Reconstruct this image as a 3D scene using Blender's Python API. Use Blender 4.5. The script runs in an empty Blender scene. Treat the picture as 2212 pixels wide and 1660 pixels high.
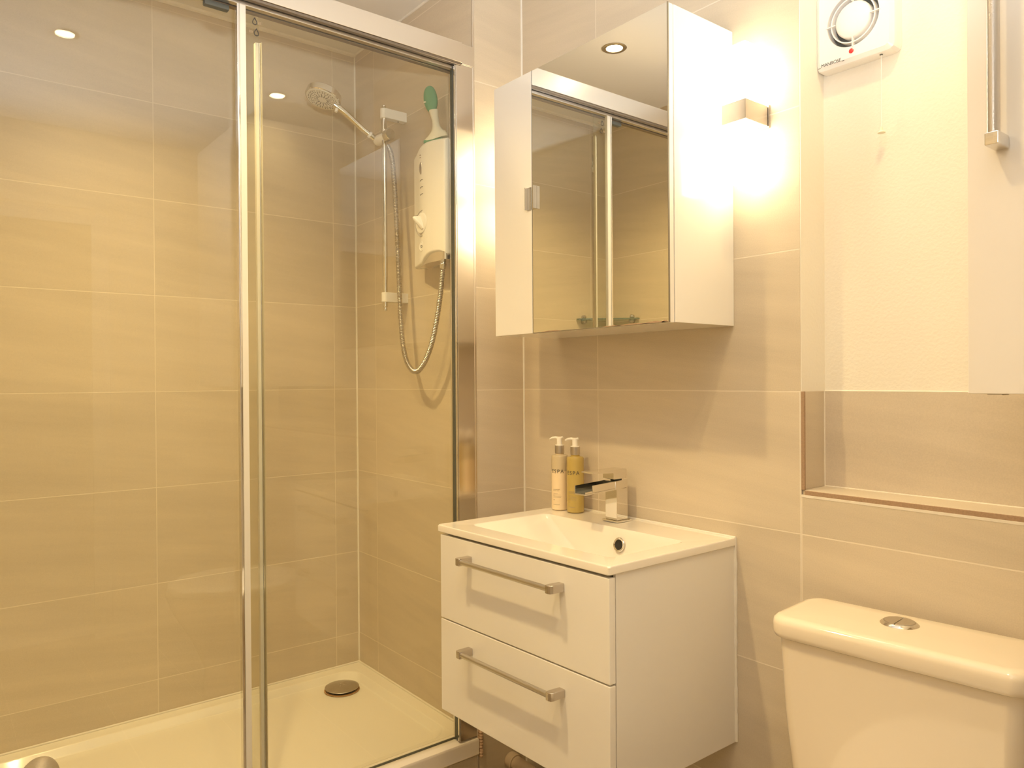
import bpy, bmesh, math, random
from mathutils import Vector, Matrix
random.seed(7)
PI = math.pi
sc = bpy.context.scene
COL = sc.collection

# ------------------------------------------------------------------ camera
cam_d = bpy.data.cameras.new('camera'); cam = bpy.data.objects.new('camera', cam_d); COL.objects.link(cam)
cam_d.sensor_width = 36; cam_d.lens = 26.263654; cam_d.clip_start = 0.01
_r = Vector((0.621047033, 0.783743342, -0.006852446))
_u = Vector((0.00002035, 0.008726766, 0.999961921))
_f = Vector((-0.783773297, 0.621023524, -0.005403781))
mw = Matrix.Identity(4)
for i in range(3):
    mw[i][0], mw[i][1], mw[i][2] = _r[i], _u[i], -_f[i]
mw[0][3], mw[1][3], mw[2][3] = 1.7711116, -1.4502426, 1.2284302
cam.matrix_world = mw
sc.camera = cam

# ------------------------------------------------------------------ world, exposure
sc.view_settings.view_transform = 'Standard'; sc.view_settings.look = 'None'
sc.view_settings.gamma = 1; sc.view_settings.use_curve_mapping = False
sc.view_settings.exposure = 0.08
w = bpy.data.worlds.new('world'); sc.world = w; w.use_nodes = True
w.node_tree.nodes['Background'].inputs[0].default_value = (1.0, 0.78, 0.55, 1)
w.node_tree.nodes['Background'].inputs[1].default_value = 0.9

SPOT_COL = (1.0, 0.73, 0.34)
SCONCE_COL = (1.0, 0.86, 0.60)
SPOT_W = 58.0
SCONCE_E = 11.5
CEIL = 2.43
sc.cycles.max_bounces = 16; sc.cycles.diffuse_bounces = 8; sc.cycles.transparent_max_bounces = 24; sc.cycles.sample_clamp_indirect = 6
# the photographer's flash just above the lens, bounced off the ceiling (its glint shows on the door profiles)
FLASH_W = 135.0
fl = bpy.data.lights.new('camera_flash', 'SPOT'); fl.energy = FLASH_W; fl.color = (.88, .93, 1.0); fl.spot_size = math.radians(110); fl.spot_blend = .8; fl.shadow_soft_size = .03
flo = bpy.data.objects.new('camera_flash', fl); COL.objects.link(flo); flo.location = (1.785, -1.455, 1.42)
flo.rotation_euler = (Vector((-.50, .38, 1)).to_track_quat('-Z', 'Y')).to_euler()
SPOTS = [(1.115, -1.05), (1.26, -0.265), (-0.12, -0.985), (0.46, -1.05)]

# ------------------------------------------------------------------ materials
MAT = {}
def mat(name, col, rough=.5, metal=0., spec=.5, coat=0., bump=0., bscale=200, var=0., emit=None, trans=0., ior=1.45, sss=0.):
    m = bpy.data.materials.new(name); m.use_nodes = True
    nt = m.node_tree; b = nt.nodes['Principled BSDF']
    b.inputs['Base Color'].default_value = (*col, 1); b.inputs['Roughness'].default_value = rough
    b.inputs['Metallic'].default_value = metal; b.inputs['Specular IOR Level'].default_value = spec
    b.inputs['Coat Weight'].default_value = coat; b.inputs['Coat Roughness'].default_value = .05
    b.inputs['Transmission Weight'].default_value = trans; b.inputs['IOR'].default_value = ior
    tc = nt.nodes.new('ShaderNodeNewGeometry')
    if bump or var:
        n = nt.nodes.new('ShaderNodeTexNoise'); n.inputs['Scale'].default_value = bscale; n.inputs['Detail'].default_value = 4
        nt.links.new(tc.outputs['Position'], n.inputs['Vector'])
        if bump:
            bp = nt.nodes.new('ShaderNodeBump'); bp.inputs['Strength'].default_value = bump; bp.inputs['Distance'].default_value = .002
            nt.links.new(n.outputs['Fac'], bp.inputs['Height']); nt.links.new(bp.outputs['Normal'], b.inputs['Normal'])
        if var:
            mx = nt.nodes.new('ShaderNodeMix'); mx.data_type = 'RGBA'
            mx.inputs[6].default_value = (*[c*(1-var) for c in col], 1); mx.inputs[7].default_value = (*[min(1, c*(1+var)) for c in col], 1)
            nt.links.new(n.outputs['Fac'], mx.inputs[0]); nt.links.new(mx.outputs[2], b.inputs['Base Color'])
    if emit:
        b.inputs['Emission Color'].default_value = (*emit[0], 1); b.inputs['Emission Strength'].default_value = emit[1]
    MAT[name] = m; return m

def tile_mat(name, axis, u0, base=(.60, .52, .40), z0=0.0, width=.6, horizontal=False):
    """600 x 300 mm stone-look porcelain with pale grout; joints laid out in metres on the wall"""
    m = bpy.data.materials.new(name); m.use_nodes = True; nt = m.node_tree; N = nt.nodes; L = nt.links
    b = N['Principled BSDF']
    g = N.new('ShaderNodeNewGeometry'); s = N.new('ShaderNodeSeparateXYZ'); L.new(g.outputs['Position'], s.inputs[0])
    def M(op, a, bb=None, c=None):
        n = N.new('ShaderNodeMath'); n.operation = op
        for i, v in enumerate((a, bb, c)):
            if v is None: continue
            if isinstance(v, (int, float)): n.inputs[i].default_value = v
            else: L.new(v, n.inputs[i])
        return n.outputs[0]
    U = s.outputs[axis]; V = s.outputs[1 if horizontal else 2]
    us = M('ADD', U, 60 - u0); vs = M('ADD', V, 30 - z0)
    du = M('PINGPONG', us, width/2); dv = M('PINGPONG', vs, .15)
    d = M('MINIMUM', du, dv)
    # grout mask
    mr = N.new('ShaderNodeMapRange'); mr.interpolation_type = 'SMOOTHSTEP'
    L.new(d, mr.inputs[0]); mr.inputs[1].default_value = .0010; mr.inputs[2].default_value = .0017
    mr.inputs[3].default_value = 1; mr.inputs[4].default_value = 0
    tu = M('FLOOR', M('DIVIDE', us, width)); tv = M('FLOOR', M('DIVIDE', vs, .3))
    cb = N.new('ShaderNodeCombineXYZ'); L.new(tu, cb.inputs[0]); L.new(tv, cb.inputs[1]); cb.inputs[2].default_value = axis*7.3
    wn = N.new('ShaderNodeTexWhiteNoise'); L.new(cb.outputs[0], wn.inputs['Vector'])
    # soft lengthwise streaks, different on every tile
    sv = N.new('ShaderNodeCombineXYZ')
    L.new(M('MULTIPLY', U, 1.6), sv.inputs[0])
    L.new(M('ADD', M('MULTIPLY', V, 17.), M('MULTIPLY', U, 2.2)), sv.inputs[1])
    L.new(M('MULTIPLY', wn.outputs['Value'], 40.), sv.inputs[2])
    ns = N.new('ShaderNodeTexNoise'); ns.inputs['Scale'].default_value = 1.0; ns.inputs['Detail'].default_value = 5; ns.inputs['Roughness'].default_value = .6
    L.new(sv.outputs[0], ns.inputs['Vector'])
    nf = N.new('ShaderNodeTexNoise'); nf.inputs['Scale'].default_value = 420; nf.inputs['Detail'].default_value = 3
    L.new(g.outputs['Position'], nf.inputs['Vector'])
    f = M('ADD', M('ADD', M('MULTIPLY', M('SUBTRACT', ns.outputs['Fac'], .5), .34), M('MULTIPLY', M('SUBTRACT', nf.outputs['Fac'], .5), .22)),
          M('MULTIPLY', M('SUBTRACT', wn.outputs['Value'], .5), .075))
    f = M('ADD', f, 1.0)
    vm = N.new('ShaderNodeVectorMath'); vm.operation = 'SCALE'; vm.inputs[0].default_value = base; L.new(f, vm.inputs['Scale'])
    mx = N.new('ShaderNodeMix'); mx.data_type = 'RGBA'; L.new(mr.outputs[0], mx.inputs[0])
    L.new(vm.outputs[0], mx.inputs[6]); mx.inputs[7].default_value = (.74, .66, .54, 1)
    L.new(mx.outputs[2], b.inputs['Base Color'])
    rr = M('ADD', M('MULTIPLY', mr.outputs[0], .4), .40); L.new(rr, b.inputs['Roughness'])
    b.inputs['Specular IOR Level'].default_value = .45
    bp = N.new('ShaderNodeBump'); bp.inputs['Strength'].default_value = .35; bp.inputs['Distance'].default_value = .0008; bp.invert = True
    L.new(M('ADD', mr.outputs[0], M('MULTIPLY', nf.outputs['Fac'], .12)), bp.inputs['Height']); L.new(bp.outputs[0], b.inputs['Normal'])
    MAT[name] = m; return m

def glass_mat(name, tint, edge=False):
    """clear thin glass sheet: fresnel mix of mirror-sharp gloss and tinted see-through"""
    m = bpy.data.materials.new(name); m.use_nodes = True; nt = m.node_tree; N = nt.nodes; L = nt.links
    N.remove(N['Principled BSDF']); out = N['Material Output']
    t = N.new('ShaderNodeBsdfTransparent'); t.inputs[0].default_value = (*tint, 1)
    gl = N.new('ShaderNodeBsdfGlossy'); gl.inputs['Roughness'].default_value = .0; gl.inputs[0].default_value = (1, 1, 1, 1)
    fr = N.new('ShaderNodeFresnel')
    gg = N.new('ShaderNodeNewGeometry'); io = N.new('ShaderNodeMapRange'); io.inputs[3].default_value = 1.45; io.inputs[4].default_value = 1/1.45   # same reflectance on both faces of the sheet
    L.new(gg.outputs['Backfacing'], io.inputs[0]); L.new(io.outputs[0], fr.inputs[0])
    mx = N.new('ShaderNodeMixShader'); L.new(fr.outputs[0], mx.inputs[0]); L.new(t.outputs[0], mx.inputs[1]); L.new(gl.outputs[0], mx.inputs[2])
    L.new(mx.outputs[0], out.inputs[0]); MAT[name] = m; return m

tile_mat('tile_shower_back', 1, -0.27437)
tile_mat('tile_shower_end', 0, -0.602)
tile_mat('tile_return', 1, 0.0)
tile_mat('tile_basin_wall', 0, 0.3185)
tile_mat('tile_niche', 0, 0.918, base=(.58, .505, .40))
tile_mat('tile_niche_side', 1, 0.30, base=(.60, .52, .40))
tile_mat('tile_far', 0, -0.15)
tile_mat('tile_plinth', 1, -0.27437)
tile_mat('tile_floor', 0, 0.0, base=(.34, .29, .225), horizontal=True)
mat('paint_wall', (.83, .79, .70), .6, bump=.35, bscale=160, var=.02)
mat('paint_ceiling', (.80, .78, .74), .7, bump=.1, bscale=120)
mat('silicone', (.78, .74, .66), .35, var=.06, bscale=40)
mat('grout_bead', (.74, .68, .58), .6, bump=.3, bscale=120, var=.08)
mat('old_sealant', (.52, .36, .24), .7, bump=.6, bscale=150, var=.3)
mat('black_gap', (.02, .018, .015), .6)
mat('gloss_white', (.84, .815, .76), .16, coat=.4, var=.01, bscale=3)
mat('laminate_white', (.82, .79, .73), .28, var=.015, bscale=4)
mat('matt_cream', (.80, .745, .66), .45, var=.015, bscale=5)
mat('ceramic', (.84, .79, .70), .07, coat=.6)
mat('toilet_ceramic', (.76, .67, .53), .07, coat=.6)
mat('tray_acrylic', (.80, .76, .66), .22, coat=.3, var=.015, bscale=6)
mat('plastic_white', (.85, .83, .80), .3)
mat('plastic_grey', (.50, .47, .43), .35)
mat('nozzle_grey', (.20, .17, .13), .5)
mat('frost_plastic', (.72, .69, .62), .35)
mat('shelf_clip_metal', (.5, .5, .48), .15, metal=1)
mat('chrome', (.78, .755, .71), .05, metal=1)
mat('post_chrome', (.80, .76, .71), .15, metal=1)
mat('satin_aluminium', (.86, .82, .76), .26, metal=1, var=.01, bscale=30)
mat('dark_aluminium', (.28, .24, .20), .4, metal=1)
mat('brushed_steel', (.62, .58, .53), .28, metal=1, bump=.15, bscale=600)
mat('sconce_metal', (.60, .55, .50), .24, metal=1)
mat('gasket', (.10, .105, .09), .5)
mat('mirror', (.90, .90, .86), .0, metal=1)
mat('mirror_edge', (.20, .17, .12), .4)
mat('chipped_board', (.36, .24, .15), .8, var=.3, bscale=300)
mat('lamp_glass', (1, .95, .85), .3, emit=(SCONCE_COL, SCONCE_E))
mat('spot_lens', (1, .95, .85), .3, emit=((1, .86, .58), 30))
mat('hall_fill_glow', (1, .95, .88), .4, emit=((1, .74, .42), 7))  # glow of the added fill lamp in the hall
mat('red_lens', (.75, .03, .03), .2, emit=((1, .05, .03), .25))
mat('ink', (.05, .045, .04), .5)
mat('ink_soft', (.30, .23, .15), .6)
mat('green_rubber', (.17, .36, .21), .5, var=.05, bscale=90)
mat('cream_plastic', (.80, .76, .62), .3)
mat('lotion', (.86, .70, .46), .25, coat=.4, var=.02, bscale=60)
mat('gel', (.50, .37, .11), .18, coat=.5, var=.05, bscale=40)
mat('bottle_clear', (.60, .50, .33), .12, coat=.6)
mat('pump_white', (.86, .82, .75), .3)
mat('silver_collar', (.62, .57, .50), .3, metal=1)
mat('pipe_plastic', (.50, .40, .28), .45, var=.08, bscale=30)
mat('door_paint', (.80, .77, .71), .35)
mat('shelf_glass', (.45, .62, .50), .05, trans=.8)
mat('rust', (.42, .24, .10), .8, var=.3, bscale=100)
mat('brush_pile', (.55, .50, .36), .5)
glass_mat('shower_glass', (.955, .955, .915))
mat('glass_edge', (.28, .36, .27), .15, trans=.3)

# ------------------------------------------------------------------ mesh helpers
ORG = {}
def finish(name, bm, material, parent=None, smooth=True, angle=35, kind=None, loc=None):
    """one mesh object; bm is in world metres (or in the parent's local frame when the parent is rotated)"""
    me = bpy.data.meshes.new(name)
    if parent is None:
        if loc is None:
            c = Vector((0, 0, 0))
            if bm.verts:
                lo = Vector([min(v.co[i] for v in bm.verts) for i in range(3)]); hi = Vector([max(v.co[i] for v in bm.verts) for i in range(3)])
                c = (lo+hi)/2; c.z = lo.z
        else: c = Vector(loc)
        off = c
    else:
        off = ORG[parent.name]
    bmesh.ops.recalc_face_normals(bm, faces=bm.faces)
    if off.length: bmesh.ops.translate(bm, verts=bm.verts, vec=-off)
    for f in bm.faces: f.smooth = smooth
    if smooth:
        for e in bm.edges:
            if len(e.link_faces) == 2 and e.calc_face_angle(0) > math.radians(angle): e.smooth = False
    bm.to_mesh(me); bm.free()
    mm = material if isinstance(material, (list, tuple)) else [material]
    for k in mm: me.materials.append(MAT[k])
    o = bpy.data.objects.new(name, me); COL.objects.link(o)
    if parent is None: o.location = off; ORG[o.name] = off.copy()
    else: o.parent = parent; ORG[o.name] = off.copy()
    if kind: o['kind'] = kind
    if smooth:
        wn_ = o.modifiers.new('even_shading', 'WEIGHTED_NORMAL'); wn_.keep_sharp = True; wn_.weight = 80
    return o
def thing(name, label, cat, loc, rotz=0, group=None):
    o = bpy.data.objects.new(name, None); o.empty_display_size = .05; COL.objects.link(o); o.location = loc; o.rotation_euler = (0, 0, rotz)
    o['label'] = label; o['category'] = cat
    if group: o['group'] = group
    ORG[o.name] = Vector((0, 0, 0)) if rotz else Vector(loc)
    return o
def tag(o, label, cat, group=None):
    o['label'] = label; o['category'] = cat
    if group: o['group'] = group
    return o
def B(): return bmesh.new()
def box(bm, x0, x1, y0, y1, z0, z1, bev=0, seg=2, mi=0):
    r = bmesh.ops.create_cube(bm, size=1)
    vs = r['verts']
    for v in vs:
        v.co = Vector(((x0+x1)/2+v.co.x*(x1-x0), (y0+y1)/2+v.co.y*(y1-y0), (z0+z1)/2+v.co.z*(z1-z0)))
    fs = set(f for v in vs for f in v.link_faces)
    for f in fs: f.material_index = mi
    if bev > 0:
        es = list(set(e for v in vs for e in v.link_edges))
        r2 = bmesh.ops.bevel(bm, geom=es, offset=bev, segments=seg, profile=.5, affect='EDGES')
        for f in r2['faces']: f.material_index = mi
    return bm
def loft(bm, rings, cap0=True, cap1=True, closed=True, mi=0):
    vr = [[bm.verts.new(p) for p in r] for r in rings]
    n = len(vr[0])
    for a, b in zip(vr, vr[1:]):
        for i in range(n if closed else n-1):
            j = (i+1) % n
            f = bm.faces.new((a[i], a[j], b[j], b[i])); f.material_index = mi
    if cap0: bm.faces.new(vr[0][::-1]).material_index = mi
    if cap1: bm.faces.new(vr[-1]).material_index = mi
    return vr
def rr(x0, x1, y0, y1, r, z, n=6):
    pts = []
    for cx, cy, a0 in ((x1-r, y1-r, 0), (x0+r, y1-r, 90), (x0+r, y0+r, 180), (x1-r, y0+r, 270)):
        for k in range(n+1):
            a = math.radians(a0+90*k/n); pts.append(Vector((cx+r*math.cos(a), cy+r*math.sin(a), z)))
    return pts
def frame_for(d):
    d = d.normalized(); h = Vector((0, 0, 1)) if abs(d.z) < .95 else Vector((1, 0, 0))
    a = d.cross(h).normalized(); return a, a.cross(d).normalized()
def tube(bm, pts, rad, n=12, caps=True, mi=0):
    pts = [Vector(p) for p in pts]
    rads = rad if isinstance(rad, (list, tuple)) else [rad]*len(pts)
    rings = []; a = None
    for i, p in enumerate(pts):
        d = (pts[min(i+1, len(pts)-1)]-pts[max(i-1, 0)]).normalized()
        if a is None: a, b = frame_for(d)
        else: a = (a-d*a.dot(d)).normalized(); b = a.cross(d).normalized()
        rings.append([p+a*math.cos(2*PI*k/n)*rads[i]+b*math.sin(2*PI*k/n)*rads[i] for k in range(n)])
    loft(bm, rings, caps, caps, mi=mi); return bm
def lathe(bm, c, axis, prof, n=32, mi=0, sx=1, sy=1, cap=True):
    """prof: (radius, height along axis)"""
    c = Vector(c); ax = Vector(axis).normalized(); a, b = frame_for(ax)
    rings = [[c+ax*h+(a*math.cos(2*PI*k/n)*sx+b*math.sin(2*PI*k/n)*sy)*max(r, 1e-5) for k in range(n)] for r, h in prof]
    loft(bm, rings, cap, cap, mi=mi); return bm
def spline(pts, m=8):
    P = [Vector(p) for p in pts]; P = [2*P[0]-P[1]]+P+[2*P[-1]-P[-2]]; out = []
    for i in range(1, len(P)-2):
        for k in range(m):
            t = k/m; a, b, c, d = P[i-1], P[i], P[i+1], P[i+2]
            out.append(.5*((2*b)+(c-a)*t+(2*a-5*b+4*c-d)*t*t+(-a+3*b-3*c+d)*t**3))
    out.append(P[-2]); return out
def quad(bm, pts, mi=0):
    f = bm.faces.new([bm.verts.new(p) for p in pts]); f.material_index = mi; return f
def text_bm(s, size, extrude=.0002, spacing=1.0):
    cu = bpy.data.curves.new('lettering', 'FONT'); cu.body = s; cu.size = size; cu.extrude = extrude; cu.align_x = 'CENTER'; cu.align_y = 'CENTER'; cu.space_character = spacing
    o = bpy.data.objects.new('lettering', cu); COL.objects.link(o); bpy.context.view_layer.update()
    me = bpy.data.meshes.new_from_object(o.evaluated_get(bpy.context.evaluated_depsgraph_get()))
    bm = bmesh.new(); bm.from_mesh(me)
    bpy.data.objects.remove(o); bpy.data.curves.remove(cu); bpy.data.meshes.remove(me)
    return bm
def xf(bm, fn):
    for v in bm.verts: v.co = Vector(fn(v.co))
    return bm

# ------------------------------------------------------------------ key planes (metres)
XA = -0.747      # long wall of the shower
YB = -0.184      # end wall of the shower (carries the heater)
YF = -1.584      # far wall of shower and room
XR = 2.20        # wall with the doorway
XN = 0.918       # where the basin wall ends and the recess starts
YN = 0.092       # back of the recess
ZL = 0.993       # ledge height
TOPT = 1.2       # top of tiling in the recess

# ------------------------------------------------------------------ lights in the ceiling
def downlight(x, y, label, k=1.0):
    t = thing('ceiling_downlight', label, 'light', (x, y, CEIL), group='recessed ceiling downlights')
    b = B(); lathe(b, (x, y, CEIL), (0, 0, -1), [(.030, 0.0), (.044, 0.0), (.045, .002), (.041, .0045), (.034, .005), (.030, .003), (.030, 0)], 40, cap=False)
    finish('bezel', b, 'brushed_steel', t)
    b = B(); lathe(b, (x, y, CEIL), (0, 0, -1), [(.0295, .0004), (.0295, .0012), (.026, .0022), (.0, .0028)], 32)
    finish('lamp_lens', b, 'spot_lens', t)
    ld = bpy.data.lights.new('downlight_lamp', 'SPOT'); ld.energy = SPOT_W*k; ld.color = SPOT_COL; ld.spot_size = math.radians(128); ld.spot_blend = .9; ld.shadow_soft_size = .028
    lo = bpy.data.objects.new('downlight_lamp', ld); COL.objects.link(lo); lo.parent = t; lo.location = (0, 0, -.012)
    return t
downlight(*SPOTS[0], 'ceiling downlight over the room floor, mirrored at the upper left of the shower glass', .52)
downlight(*SPOTS[1], 'ceiling downlight near the basin wall, mirrored beside the shower head in the glass', .28)
downlight(*SPOTS[2], 'ceiling downlight over the shower, mirrored in the cabinet mirror with its steel ring', 1.0)
downlight(*SPOTS[3], 'ceiling downlight just in front of the shower door rail', 1.12)

def sconce(xc, label):
    t = thing('wall_sconce', label, 'lamp', (xc, 0, 1.795), group='square up-and-down wall lights either side of the mirror cabinet')
    b = B(); box(b, xc-.032, xc+.032, -.005, 0, 1.771, 1.8215, .001); finish('back_plate', b, 'sconce_metal', t)
    b = B(); box(b, xc-.030, xc+.030, -.088, -.006, 1.775, 1.818, .0015)
    finish('arm_block', b, 'sconce_metal', t)
    for z0, z1 in ((1.8182, 1.945), (1.648, 1.7748)):
        b = B(); box(b, xc-.0235, xc+.0235, -.078, -.031, z0, z1, .004, 3); o = finish('glass_shade', b, 'lamp_glass', t)
    return t
sconce(.817, 'lit square up-and-down wall light right of the mirror cabinet')
sconce(.092, 'lit square up-and-down wall light hidden behind the left side of the mirror cabinet')

# ------------------------------------------------------------------ room shell
def wall(name, x0, x1, y0, y1, z0, z1, m):
    b = B(); box(b, x0, x1, y0, y1, z0, z1); return finish(name, b, m, kind='structure', smooth=False)
T = .09
wall('wall_shower_back', XA-T, XA, YF-T, YB+T, 0, CEIL, 'tile_shower_back')
wall('wall_shower_end', XA, -.0008, YB, YB+T, 0, CEIL, 'tile_shower_end')
wall('wall_return', -T, 0, YB+.0008, 0, 0, CEIL, 'tile_return')
wall('wall_basin', -T, XN, 0, T+.1, 0, CEIL, 'tile_basin_wall')
wall('wall_cistern', XN, XR, 0, T+.1, 0, ZL-.0125, 'tile_basin_wall')
wall('wall_niche_back', XN, XR, YN, YN+.1, ZL-.02, TOPT, 'tile_niche')
wall('wall_painted', XN, XR, YN+.0015, YN+.1, TOPT, CEIL, 'paint_wall')
wall('wall_far', XA, XR, YF-T, YF, 0, CEIL, 'tile_far')
# right-hand wall with the doorway the photographer stands before
DY0, DY1, DZ = -1.545, -.785, 2.0
b = B(); box(b, XR, XR+T, DY1, .2, 0, CEIL); box(b, XR, XR+T, YF-T, DY0, 0, CEIL); box(b, XR, XR+T, DY0, DY1, DZ, CEIL)
finish('wall_right', b, 'paint_wall', kind='structure', smooth=False)
wall('floor', XA-T, XR+T, YF-T, .2, -.05, 0, 'tile_floor')
wall('ceiling', XA-T, XR+T, YF-T, .2, CEIL, CEIL+.05, 'paint_ceiling')
# painted facing of the recess side, tile facing below
b = B(); box(b, XN-.0004, XN+.0016, .0, YN+.0015, TOPT, CEIL); finish('wall_recess_side', b, 'paint_wall', kind='structure', smooth=False)
b = B(); box(b, XN-.0002, XN+.0012, .004, YN, ZL, TOPT); finish('wall_niche_side', b, 'tile_niche_side', kind='structure', smooth=False)
# ledge tile of the niche with its bare front edge
b = B(); box(b, XN+.002, XR, .003, YN, ZL-.0095, ZL, .0006, 1); finish('trim_1', b, 'tile_niche_side', kind='structure')
b = B(); box(b, XN-.0005, XR, -.0006, .006, ZL-.0155, ZL-.0098, .0005, 1); finish('trim_2', b, 'grout_bead', kind='structure')
b = B(); box(b, XN-.0035, XN-.0008, -.0008, .004, ZL-.012, TOPT, .0004, 1); box(b, XN-.003, XN-.0010, -.0006, .003, 0, ZL-.012, .0003, 1); finish('trim_3', b, 'grout_bead', kind='structure')
b = B(); box(b, XN, XN+.0075, -.0004, .0045, ZL+.0005, TOPT, .0004, 1); box(b, XN+.0075, XR, -.0004, .003, ZL-.0098, ZL-.0008, .0003, 1)
finish('trim_4', b, 'chipped_board', kind='structure')
# corner and ceiling sealant beads
def bead(name, p0, p1, r, m='silicone'):
    b = B(); tube(b, [p0, p1], r, 10); return finish(name, b, m, kind='structure')
bead('trim_5', (XA, YB, .19), (XA, YB, CEIL), .0045)
bead('trim_6', (.0, 0, 0), (.0, 0, CEIL), .0038)
bead('trim_7', (XA, YF, CEIL), (XA, YB, CEIL), .011)
bead('trim_8', (XA, YB, CEIL), (.0, YB, CEIL), .005)
bead('trim_9', (XA+.002, YF, .192), (XA+.002, YB, .192), .0035)
bead('trim_10', (XA, YB-.002, .192), (-.05, YB-.002, .192), .0035)
bead('trim_11', (XN+.0012, YN, ZL), (XN+.0012, YN, TOPT), .0022, 'grout_bead')
bead('trim_12', (XN+.0012, YN, ZL), (XR, YN, ZL), .0020, 'grout_bead')
bead('trim_13', (XN, YN+.001, TOPT), (XR, YN+.001, TOPT), .0016, 'paint_wall')
# bright metal tile edge on the corner of the boxed-out wall
b = B(); box(b, -.006, .0012, YB-.0012, YB+.005, .0, CEIL, .0006, 1); finish('trim_14', b, 'satin_aluminium', kind='structure')
# plinth under the tray
wall('wall_plinth', -.05, -.004, YF, YB+.004, 0, .138, 'tile_plinth')
# door casing and the open door
b = B()
for y0, y1, z0, z1 in ((DY0-.035, DY0+.02, 0, DZ+.07), (DY1-.02, DY1+.07, 0, DZ+.07), (DY0+.02, DY1-.02, DZ-.02, DZ+.07)):
    box(b, XR-.016, XR+.002, y0, y1, z0, z1, .003, 2)
box(b, XR-.024, XR-.014, DY1+.055, DY1+.072, 0, DZ+.072, .003); box(b, XR-.024, XR-.014, DY0, DY1+.072, DZ+.055, DZ+.072, .003)
finish('door_1', b, 'door_paint', kind='structure')
b = B(); box(b, XR+1.1, XR+1.15, -2.3, .2, 0, CEIL); box(b, XR+T, XR+1.1, -2.35, -2.3, 0, CEIL); box(b, XR+T, XR+1.1, .15, .2, 0, CEIL)
box(b, XR+T, XR+1.1, -2.3, .15, CEIL, CEIL+.05); box(b, XR+T, XR+1.1, -2.3, .15, -.05, 0); finish('wall_hall', b, 'paint_wall', kind='structure', smooth=False)
t = thing('hall_fill_lamp', 'added unseen round fill lamp in the hall beyond the open door, behind the viewpoint', 'lamp', (2.8, -1.1, CEIL))  # unseen lamp, added to send frontal fill through the doorway
b = B(); lathe(b, (2.8, -1.1, CEIL), (0, 0, -1), [(0, 0), (.15, 0), (.15, .02), (.13, .05), (.07, .07), (0, .075)], 32); finish('fill_lamp_dome', b, 'hall_fill_glow', t)
b = B(); box(b, 1.405, XR-.03, -1.540, -1.502, .01, 1.98, .002)
dl = finish('door_2', b, 'door_paint', kind='structure')
t = thing('door_handle', 'rounded brushed steel lever of the open door, cut off at the bottom left corner', 'handle', (1.46, -1.502, 1.05))
b = B(); lathe(b, (1.46, -1.502, 1.05), (0, 1, 0), [(.0, 0), (.026, 0), (.026, .006), (.023, .009), (.0, .009)], 32); finish('rose', b, 'brushed_steel', t)
b = B()
pp = spline([(1.46, -1.495, 1.05), (1.46, -1.45, 1.0495), (1.455, -1.43, 1.049), (1.436, -1.4225, 1.048), (1.41, -1.418, 1.047), (1.385, -1.4125, 1.0455), (1.362, -1.4085, 1.0438)], 6)
n_ = len(pp)
rad = [(.0085 if i < n_-1 else .0085) for i in range(n_)]
d = (pp[-1]-pp[-2]).normalized()
for k in range(1, 9):
    a = k/8*PI/2; pp.append(pp[n_-1]+d*math.sin(a)*.0165); rad.append(.0085*max(math.cos(a), .02)**.8)
tube(b, pp, rad, 28); finish('lever', b, 'brushed_steel', t, angle=60)

# ------------------------------------------------------------------ shower enclosure
YE = YF+.001; YP = YB-.0005
t = thing('shower_enclosure', 'framed sliding glass shower enclosure with pale metal header rail and chrome wall posts', 'shower screen', (-.02, YB, .19))
b = B(); box(b, -.046, .006, YE, -.224, 2.1385, 2.196, .0015); finish('header_rail', b, 'satin_aluminium', t)
b = B(); box(b, -.044, .003, -.2238, YP, 2.137, 2.194, .001); finish('header_end_bracket', b, 'satin_aluminium', t)
b = B(); box(b, -.009, .003, YE, -.226, 2.1315, 2.1384, .0006, 1); box(b, -.046, -.030, YE, -.226, 2.120, 2.1384, .0006, 1)
finish('header_track', b, 'dark_aluminium', t)
b = B(); box(b, -.028, -.012, YE, -.226, 2.122, 2.1384, .002, 2); finish('header_gasket', b, 'brushed_steel', t)
b = B(); box(b, -.038, .0, -.243, YP, .190, 2.1368, .0015); finish('wall_post', b, 'post_chrome', t)
b = B(); box(b, -.038, .0, YE, -1.53, .190, 2.1368, .0015); finish('wall_post', b, 'post_chrome', t)
b = B(); box(b, -.026, -.010, -.2465, -.2432, .192, 2.122, .0003, 1); finish('glazing_gasket', b, 'gasket', t)
b = B(); box(b, -.008, -.001, -.2475, -.2432, .192, 2.13, .001, 2); finish('post_lip', b, 'chrome', t)
# fixed pane (room side) and sliding pane (inside)
b = B(); box(b, -.022, -.016, -.857, -.2466, .193, 2.124, .0004, 1); finish('fixed_glass_pane', b, 'shower_glass', t, smooth=False)
sl = B(); box(sl, -.043, -.037, -1.535, -.797, .193, 2.122, .0004, 1); sp = finish('sliding_glass_pane', sl, 'shower_glass', t, smooth=False)
def strip(name, x0, x1, y0, y1, m, z0=.195, z1=2.123):
    b = B(); box(b, x0, x1, y0, y1, z0, z1, min(.001, (x1-x0)*.2, (y1-y0)*.2), 2); return finish(name, b, m, t)
strip('fixed_pane_edge_profile', -.027, -.011, -.8575, -.851, 'chrome')
strip('fixed_pane_seal', -.025, -.0125, -.8505, -.836, 'frost_plastic')
strip('sliding_pane_seal', -.046, -.034, -.806, -.7975, 'frost_plastic', z1=2.052)
strip('sliding_pane_edge_profile', -.047, -.033, -.7972, -.7945, 'chrome', z1=2.052)
strip('sliding_pane_brush', -.036, -.027, -.7943, -.7925, 'brush_pile', z1=2.052)
b = B(); box(b, -.048, -.030, -.925, -.868, 2.108, 2.121, .003); finish('roller_block', b, 'gasket', t)
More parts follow.
